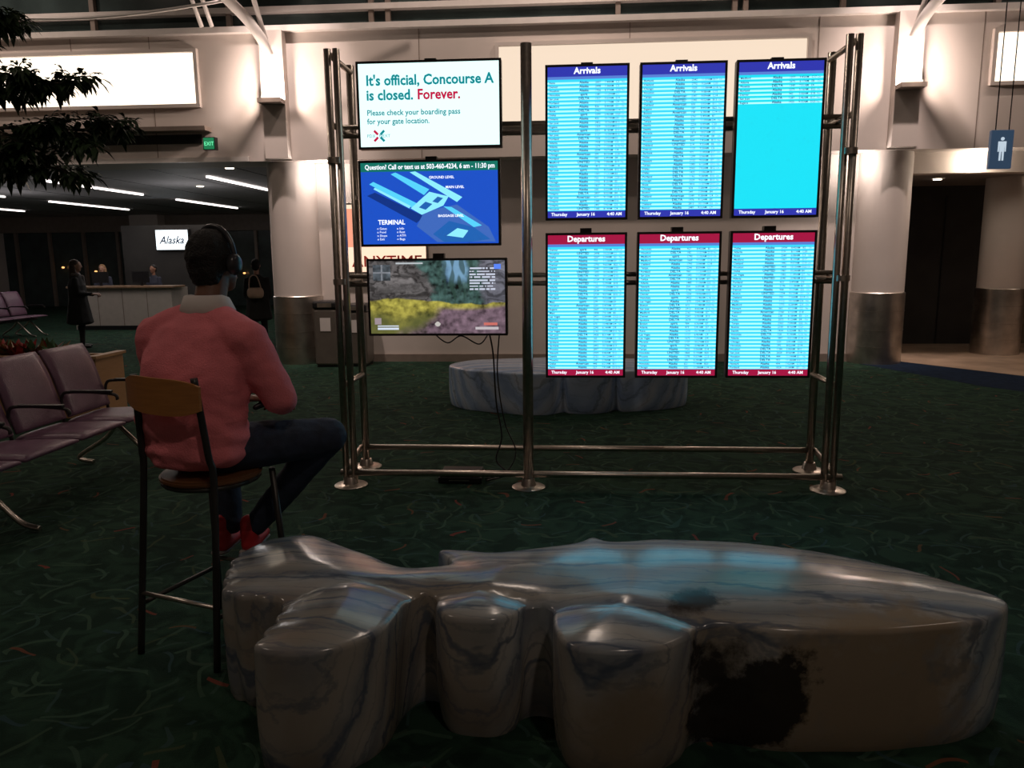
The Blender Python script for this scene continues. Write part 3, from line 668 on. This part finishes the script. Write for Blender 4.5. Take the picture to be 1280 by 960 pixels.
blob('hair',[(hp(0,-.022,.035),hp(0,-.018,.035),hs_(.088,.100,.103),hs_(.088,.100,.103)),(hp(0,-.055,-.02),hp(0,-.055,-.05),hs_(.074,.055,.05),hs_(.066,.045,.04)),(hp(0,-.02,.09),hp(0,.0,.08),hs_(.07,.08,.048),hs_(.07,.085,.043))],.007,M_hair,man,3,lambda c:.004*noise.noise(c*60),rz=YAW)
hpn=empty('headphones'); hpn.parent=man
M_hpb=mat('headphone_plastic',(.03,.03,.035),.3,var=.1)
tube('headband',[hp(.100*math.cos(a),-.0,.02+.128*math.sin(a)) for a in [i*math.pi/16 for i in range(17)]],.011,M_hpb,hpn,False,10)
for s in (-1,1):
    blob('ear_cup',[(hp(s*.098,-.005,.0),hp(s*.110,-.005,.0),(.020,.042,.048),(.016,.036,.042))],.006,M_hpb,hpn,rz=YAW)
vs=[];fs=[];n=28
for i in range(n):
    a=2*math.pi*i/n; c=math.cos(a); s=math.sin(a); f=.010*max(0,s)
    for (rr,z) in ((.074,1.455),(.078,1.500-f*2),(.090,1.496-f*2),(.112,1.440-f),(.104,1.42)):
        vs.append(Mp(-.015+rr*c*1.05,.095+rr*s*.95,z))
for i in range(n):
    for j in range(4):
        a=i*5+j;b_=((i+1)%n)*5+j; fs.append((a,b_,b_+1,a+1))
meshobj('shirt_collar',vs,fs,M_shirt,man,True)
def hand(wr,fw,side,nm,m=None,parent=None,sc=1.0,vox=.0042):
    m=m or M_skin; parent=parent or man
    fw=Vector(fw).normalized(); sd=Vector(side).normalized(); dn=fw.cross(sd).normalized()
    if dn.z>0: dn=-dn
    segs=[(wr,wr+fw*.035*sc,(.026*sc,.026*sc,.018*sc),(.034*sc,.034*sc,.016*sc)),(wr+fw*.035*sc,wr+fw*.075*sc,(.034*sc,.034*sc,.016*sc),(.034*sc,.034*sc,.015*sc))]
    for k,(o,l) in enumerate(((-.030,.060),(-.010,.072),(.011,.068),(.030,.053))):
        a=wr+fw*.085*sc+sd*o*sc; b=a+(fw*.45*l+dn*.25*l)*sc; c=b+(fw*.12*l+dn*.35*l)*sc; d=c+(-fw*.18*l+dn*.2*l)*sc
        segs+=[(a,b,.0095*sc,.009*sc),(b,c,.009*sc,.0082*sc),(c,d,.0082*sc,.007*sc)]
    a=wr+fw*.03*sc-sd*.03*sc; b=a+(fw*.025-sd*.028+dn*.005)*sc; c=b+(fw*.032-sd*.002+dn*.004)*sc
    segs+=[(a,b,.013*sc,.011*sc),(b,c,.011*sc,.009*sc)]
    return blob(nm,segs,vox,m,parent,2)
hand(Mp(.13,.38,1.0),(u_*.8-r_*.45+Vector((0,0,-.1))),r_,'hand_right')
hand(Mp(-.11,.38,1.0),(u_*.8+r_*.45+Vector((0,0,-.1))),-r_,'hand_left')
gp=empty('game_controller')
blob('shell',[(Mp(-.045,.465,.972),Mp(.065,.465,.972),(.03,.03,.016),(.03,.03,.016)),(Mp(-.05,.46,.97),Mp(-.07,.41,.953),.02,.015),(Mp(.07,.46,.97),Mp(.09,.41,.953),.02,.015)],.006,M_black,gp)

# ------------------------------------------------------------------ distant people
M_lips=mat('lips',(.3,.1,.09),.5)
def stander(name,x,y,yaw,h,coat,pants,hairc,skin,longhair=False,scarf=None,bag=None,armfwd=True,coatlen=.52,wd=1.0):
    p=empty(name); k=h/1.7; cs,sn=math.cos(yaw),math.sin(yaw)
    def q(a,b,z): return Vector((x+(a*cs-b*sn)*k,y+(a*sn+b*cs)*k,z*k))
    T=lambda a,b,c:(a*k*wd,b*k*wd,c*k)
    blob('coat',[(q(0,0,coatlen+.1),q(0,0,.95),T(.20,.17,.05),T(.16,.12,.05)),(q(0,0,.95),q(0,0,1.22),T(.155,.115,.05),T(.17,.11,.05)),(q(0,0,1.22),q(0,0,1.40),T(.17,.105,.05),T(.08,.07,.04)),
      (q(-.17,0,1.33),q(-.21,.03,1.07),.06*k,.05*k),(q(-.21,.03,1.07),q(-.12,.24 if armfwd else .06,1.03 if armfwd else .82),.047*k,.036*k),
      (q(.17,0,1.33),q(.21,.03,1.07),.06*k,.05*k),(q(.21,.03,1.07),q(.10,.25 if armfwd else .06,1.05 if armfwd else .82),.047*k,.036*k)],.016,coat,p,4,lambda c:.006*noise.noise(c*9),rz=yaw)
    blob('trousers',[(q(0,0,.85),q(0,0,.86),T(.14,.10,.06),T(.14,.10,.06)),(q(-.08,0,.84),q(-.09,.02,.48),.085*k,.06*k),(q(-.09,.02,.48),q(-.10,-.01,.10),.058*k,.045*k),(q(.08,0,.84),q(.09,.03,.48),.085*k,.06*k),(q(.09,.03,.48),q(.10,.02,.10),.058*k,.045*k)],.016,pants,p,4,rz=yaw)
    for s in (-1,1): blob('shoe',[(q(s*.10,-.02,.045),q(s*.105,.13,.035),(.04*k,.04*k,.045*k),(.038*k,.038*k,.03*k))],.012,M_black,p,rz=yaw)
    T=lambda a,b,c:(a*k,b*k,c*k)
    blob('head',[(q(0,.02,1.60),q(0,.025,1.60),T(.072,.088,.095),T(.072,.088,.095)),(q(0,.05,1.54),q(0,.065,1.51),.05*k,.03*k),(q(0,.108,1.59),q(0,.118,1.57),.01*k,.013*k),(q(0,0,1.38),q(0,.01,1.52),.048*k,.045*k),(q(-.074,.01,1.58),q(-.075,.01,1.6),.012*k,.012*k),(q(.074,.01,1.58),q(.075,.01,1.6),.012*k,.012*k)],.009,skin,p,3,rz=yaw)
    for s in (-1,1): blob('eye',[(q(s*.028,.100,1.605),q(s*.028,.101,1.605),.009*k,.009*k)],.004,M_black,p)
    blob('mouth',[(q(-.018,.098,1.545),q(.018,.098,1.545),.006*k,.006*k)],.004,M_lips,p)
    hs=[(q(0,-.01,1.63),q(0,.0,1.635),T(.082,.092,.088),T(.08,.088,.085)),(q(0,-.04,1.57),q(0,-.04,1.55),T(.072,.05,.06),T(.065,.045,.05))]
    if longhair: hs+=[(q(-.06,-.03,1.58),q(-.08,.0,1.32),T(.035,.05,.05),T(.03,.04,.04)),(q(.06,-.03,1.58),q(.08,.0,1.32),T(.035,.05,.05),T(.03,.04,.04)),(q(0,-.06,1.58),q(0,-.085,1.30),T(.08,.045,.05),T(.085,.035,.04))]
    blob('hair',hs,.010,hairc,p,3,rz=yaw)
    for s in (-1,1):
        w=q(s*.11,.26,1.045) if armfwd else q(s*.12,.06,.81)
        fw=(q(0,1,0)-q(0,0,0)) if armfwd else Vector((0,0,-1)); sd=q(s,0,0)-q(0,0,0)
        hand(w,fw,sd,'hand',skin,p,k,.006)
    if scarf: blob('scarf',[(q(-.07,.03,1.42),q(.07,.03,1.42),.05*k,.05*k),(q(-.07,-.03,1.43),q(.07,-.03,1.43),.045*k,.045*k),(q(-.03,.11,1.38),q(-.05,.13,1.15),T(.04,.03,.04),T(.045,.025,.03))],.012,scarf,p,3,rz=yaw)
    if bag:
        blob('handbag',[(q(-.10,-.19,1.10),q(.08,-.19,1.10),T(.06,.05,.10),T(.06,.05,.10))],.012,bag,p,3,rz=yaw)
        tube('bag_strap',[q(-.12,-.19,1.15),q(-.10,-.13,1.38),q(.02,-.14,1.40),q(.10,-.19,1.15)],.010,bag,p,True)
    return p
M_coat=mat('black_coat',(.012,.011,.012),.8,var=.2); M_pants=mat('black_trousers',(.010,.010,.012),.8,var=.2)
M_hb=mat('brown_hair',(.05,.025,.015),.6,var=.2); M_sk=mat('skin_light',(.45,.25,.18),.5,var=.05); M_scf=mat('grey_scarf',(.16,.14,.14),.9,var=.3,vscale=30)
stander('standing_woman',-9.10,13.86,math.radians(-65),1.64,M_coat,M_pants,M_hb,M_sk,True,M_scf,coatlen=.40,wd=1.4)
M_uni=mat('navy_uniform',(.03,.035,.06),.8,var=.2)
stander('gate_agent',-11.35,18.35,math.radians(190),1.52,M_uni,M_pants,mat('blond_hair',(.35,.2,.1),.6,var=.2),M_sk,True)
stander('gate_agent',-10.05,18.35,math.radians(170),1.50,M_uni,M_pants,M_hair,mat('skin_mid',(.3,.15,.1),.5,var=.05))
stander('standing_traveler',-5.42,13.3,math.radians(15),1.62,M_coat,M_pants,M_hair,M_sk,False,None,mat('tan_handbag',(.60,.42,.33),.6,var=.15),False,wd=1.25)

# ------------------------------------------------------------------ tandem seats
M_vinyl=mat('plum_vinyl',(.14,.070,.115),.33,var=.15,vscale=5,bump=.15,bscale=90)
def seatrow(name,X,ys,face=1,w=.55):
    p=empty(name)
    for y in ys:
        def slab(nm,prof,th,y0,y1,m):
            vs=[];fs=[];N=9;Pn=catmull([(a,0,b) for a,b in prof],sub=6);k=len(Pn)
            for j in range(N):
                t=j/(N-1); yy=y0+(y1-y0)*t; e=1-(abs(2*t-1))**6*.6
                for i,q in enumerate(Pn):
                    tg=(Pn[min(i+1,k-1)]-Pn[max(i-1,0)]).normalized(); nr=Vector((-tg.z,0,tg.x)); ee=e*(1-(abs(2*i/(k-1)-1))**6*.6)
                    c=X+face*(q.x); vs.append((c+face*nr.x*th*ee,yy,q.z+nr.z*th*ee))
            base=len(vs)
            for j in range(N):
                t=j/(N-1); yy=y0+(y1-y0)*t
                for i,q in enumerate(Pn):
                    tg=(Pn[min(i+1,k-1)]-Pn[max(i-1,0)]).normalized(); nr=Vector((-tg.z,0,tg.x))
                    vs.append((X+face*q.x-face*nr.x*.012,yy,q.z-nr.z*.012))
            for b0 in (0,base):
                for j in range(N-1):
                    for i in range(k-1):
                        f=(b0+j*k+i,b0+j*k+i+1,b0+(j+1)*k+i+1,b0+(j+1)*k+i); fs.append(f if b0==0 else f[::-1])
            ring=[i for i in range(k)]+[j*k+k-1 for j in range(1,N)]+[(N-1)*k+i for i in range(k-2,-1,-1)]+[j*k for j in range(N-2,0,-1)]
            for a in range(len(ring)): b_=ring[(a+1)%len(ring)]; fs.append((ring[a],ring[a]+base,b_+base,b_))
            return meshobj(nm,vs,fs,m,p,True)
        slab('cushion',[(.0,.43),(-.25,.42),(-.46,.41),(-.50,.40)][::-1],.035,y+.02,y+w-.02,M_vinyl)
        slab('back_pad',[(-.47,.46),(-.52,.60),(-.58,.80),(-.66,.97)][::-1],.03,y+.02,y+w-.02,M_vinyl)
    for y in list(ys)+[ys[-1]+w]:
        tube('arm_frame',[(X-face*.50,y,.42),(X-face*.50,y,.62),(X-face*.40,y,.66),(X-face*.10,y,.645),(X-face*.06,y,.60)],.012,M_blackM,p,True)
        box('arm_pad',min(X-face*.42,X-face*.10),max(X-face*.42,X-face*.10),y-.02,y+.02,.655,.675,M_black,p,.006)
    tube('beam',[(X-face*.30,ys[0]-.03,.36),(X-face*.30,ys[-1]+w+.03,.36)],.03,M_blackM,p)
    for y in (ys[0]+w*.5,ys[2]+w*.9,ys[-1]+w*.6):
        for d in (.10,-.52):
            tube('leg',[(X-face*.30,y,.34),(X-face*(.30-(.12 if d>0 else -.1)),y,.22),(X+face*(d-.12),y,.06),(X+face*d,y,.02)],.018,M_steel,p,True)
seatrow('tandem_seating',-3.32,[2.65,3.22,3.79,4.36,4.93,5.50],w=.57)
seatrow('tandem_seating',-11.5,[14.2,14.75,15.3,15.85],w=.55)

# ------------------------------------------------------------------ planter, croton, tree
pl=empty('planter_box'); PZ=.63; YA,YB=7.60,8.10
box('front',-8.6,-4.87,YA,YA+.05,0,PZ,M_planter,pl); box('back',-8.6,-4.87,YB-.05,YB,0,PZ,M_planter,pl); box('side_r',-4.92,-4.87,YA+.05,YB-.05,0,PZ,M_planter,pl); box('side_l',-8.6,-8.55,YA+.05,YB-.05,0,PZ,M_planter,pl)
box('cap',-8.64,-4.84,YA-.03,YA+.06,PZ,PZ+.03,M_planter,pl); box('cap_r',-4.94,-4.84,YA+.06,YB+.02,PZ,PZ+.03,M_planter,pl); box('soil',-8.55,-4.92,YA+.05,YB-.05,.02,.56,mat('soil',(.03,.02,.015),.9,var=.3),pl)
def leaf(vs,fs,o,d,L,W,droop):
    d=d.normalized(); s=d.cross(Vector((0,0,1)))
    if s.length<.01: s=Vector((1,0,0))
    s.normalize(); k=len(vs)
    for i,(t,w) in enumerate(((0,.05),(.3,.8),(.6,1),(1,.02))):
        c=o+d*L*t-Vector((0,0,droop*L*t*t)); up=Vector((0,0,.12*W*w))
        vs+= [c-s*W*w*.5+up,c,c+s*W*w*.5+up]
    for i in range(3):
        a=k+i*3; fs+=[(a,a+1,a+4,a+3),(a+1,a+2,a+5,a+4)]
cr=empty('croton_plant')
for mi,m in enumerate((mat('croton_red',(.38,.04,.04),.4,var=.4,vscale=20),mat('croton_green',(.05,.12,.05),.4,var=.4,vscale=20),mat('croton_yellow',(.20,.12,.04),.4,var=.4,vscale=20))):
    vs=[];fs=[]
    for c in range(24):
        o=Vector((random.uniform(-8.3,-5.45),random.uniform(7.74,7.96),.58))
        for j in range(9):
            a=random.uniform(0,6.28); e=random.uniform(.6,1.5); d=Vector((math.cos(a)*math.cos(e),math.sin(a)*math.cos(e),math.sin(e)))
            leaf(vs,fs,o,d,random.uniform(.20,.34),.06,.25)
    meshobj('leaves_%d'%mi,vs,fs,m,cr)
tr=empty('potted_tree'); M_bark=mat('tree_bark',(.05,.038,.03),.8,var=.3,bump=.4); M_leaf=mat('tree_leaf',(.022,.045,.016),.45,var=.4,vscale=3)
base=Vector((-6.55,7.85,.56))
tube('trunk',[base,base+Vector((.1,0,1.0)),base+Vector((-.05,.05,1.8)),base+Vector((.1,0,2.6)),base+Vector((.2,0,3.8))],.06,M_bark,tr,True,12,.03)
vs=[];fs=[]
def branch(p,d,L,r,depth):
    pts=[p];q=p.copy();dd=d.normalized()
    for i in range(5):
        dd=(dd+Vector((random.uniform(-.20,.20),random.uniform(-.20,.20),random.uniform(-.12,.10)))).normalized(); q=q+dd*L/5; pts.append(q.copy())
        if depth>=1:
            for _ in range(3):
                a=Vector((random.uniform(-1,1),random.uniform(-1,1),random.uniform(-.7,.5)))
                leaf(vs,fs,q+a*.04,dd*.5+a,random.uniform(.10,.16),.06,.5)
    tube('branch',pts,r,M_bark,tr,False,6,r*.5)
    if depth<2:
        for i in range(2,6):
            for _ in range(2 if depth==0 else 1):
                a=Vector((random.uniform(-.8,.8),random.uniform(-.8,.8),random.uniform(-.3,.4)))
                branch(pts[i],dd*.8+a,L*.34,r*.5,depth+1)
for (z,d,L) in ((2.05,(1,-.1,.08),1.05),(2.35,(1,.1,.16),1.40),(2.8,(1,-.1,.10),1.25),(3.2,(.9,.2,.4),.7),(2.8,(-.8,-.1,.3),.9),(3.3,(-.5,.2,.6),.9),(3.5,(.3,-.2,1),.8),(3.6,(-.3,.2,1),.8)):
    branch(base+Vector((.08,0,z)),Vector(d),L,.024,0)
meshobj('foliage',vs,fs,M_leaf,tr)

# ------------------------------------------------------------------ lights
WC=(1,.79,.67)
def light(name,kind,loc,e,col=WC,size=.2,rot=None,spot=None,blend=.6,size_y=None):
    l=bpy.data.lights.new(name,kind); l.energy=e; l.color=col
    if kind=='AREA':
        l.size=size
        if size_y: l.shape='RECTANGLE'; l.size_y=size_y
    elif kind in('POINT','SPOT'): l.shadow_soft_size=size
    if spot: l.spot_size=math.radians(spot); l.spot_blend=blend
    o=bpy.data.objects.new(name,l); COL.objects.link(o); o.location=loc
    if rot: o.rotation_euler=rot
    return o
for ux in (-4.22,4.68):
    light('column_uplight','POINT',(ux,UY-.34,4.06),55,WC,.06)
light('soffit_downlight','POINT',(-3.62,11.62,2.92),16,(1,.86,.78),.06)
light('soffit_downlight','POINT',(4.12,11.62,2.92),12,(1,.86,.78),.06)
for cx in (-4.0,4.5):
    light('column_fill_spot','SPOT',(cx,9.4,7.9),1150,(1,.80,.72),.1,(math.radians(26),0,0),34,.8)  # unseen roof spots added to brighten the column fronts
for x in (-9,-1.5,1.5,8): light('wall_fill_spot','SPOT',(x,9.2,8.0),380,WC,.1,(math.radians(34),0,0),80,.8)  # added spots that lift the upper wall, no fixture there
light('recess_glow','POINT',(5.9,11.85,2.9),14,(1,.85,.68),.06)
light('recess_glow','POINT',(8.2,11.85,2.9),10,(1,.85,.68),.06)
light('recess_downlight','SPOT',(7.0,13.0,2.7),130,(1,.8,.62),.06,(math.radians(-15),0,0),130)
light('hall_light','AREA',(-9.5,18,3.05),60,(1,.86,.76),3,None,None,.6,6)
light('hall_fill_point','POINT',(-7.6,15.5,2.2),16,(.95,.9,.9),.2)  # point fills added to raise the hall ambient, no fixture there
light('hall_fill_point','POINT',(-12.2,16.5,2.2),16,(.95,.9,.9),.2)
for (x,y,e) in ((-6,2,75),(2,-2,95),(6,4,28),(0,8,50),(-8,8,70)):
    p=empty('fill_pendant'); lathe('shade',[(.05,.25),(.25,.0),(.24,-.01),(.04,.24)],(x,y,7.6),M_white,p,24); tube('rod',[(x,y,7.8),(x,y,8.4)],.01,M_blackM,p)  # unseen pendants and bulbs added as dim warm ambient fill
    light('fill_pendant_bulb','SPOT',(x,y,7.5),e*2.1,(1,.80,.66),.15,(0,0,0),150)
w=bpy.data.worlds.new('night'); SC.world=w; w.use_nodes=True; w.node_tree.nodes['Background'].inputs[0].default_value=(.02,.025,.04,1); w.node_tree.nodes['Background'].inputs[1].default_value=.3

# ------------------------------------------------------------------ camera
cd=bpy.data.cameras.new('camera'); cam=bpy.data.objects.new('camera',cd); COL.objects.link(cam); cd.lens=27; cd.sensor_width=36; cd.clip_start=.05
R=Matrix.Rotation(math.radians(4),3,'Z')@Matrix.Rotation(math.radians(90-9.5),3,'X')@Matrix.Rotation(math.radians(-0.55),3,'Z')
cam.matrix_world=Matrix.Translation((0,0,1.65))@R.to_4x4()
SC.camera=cam
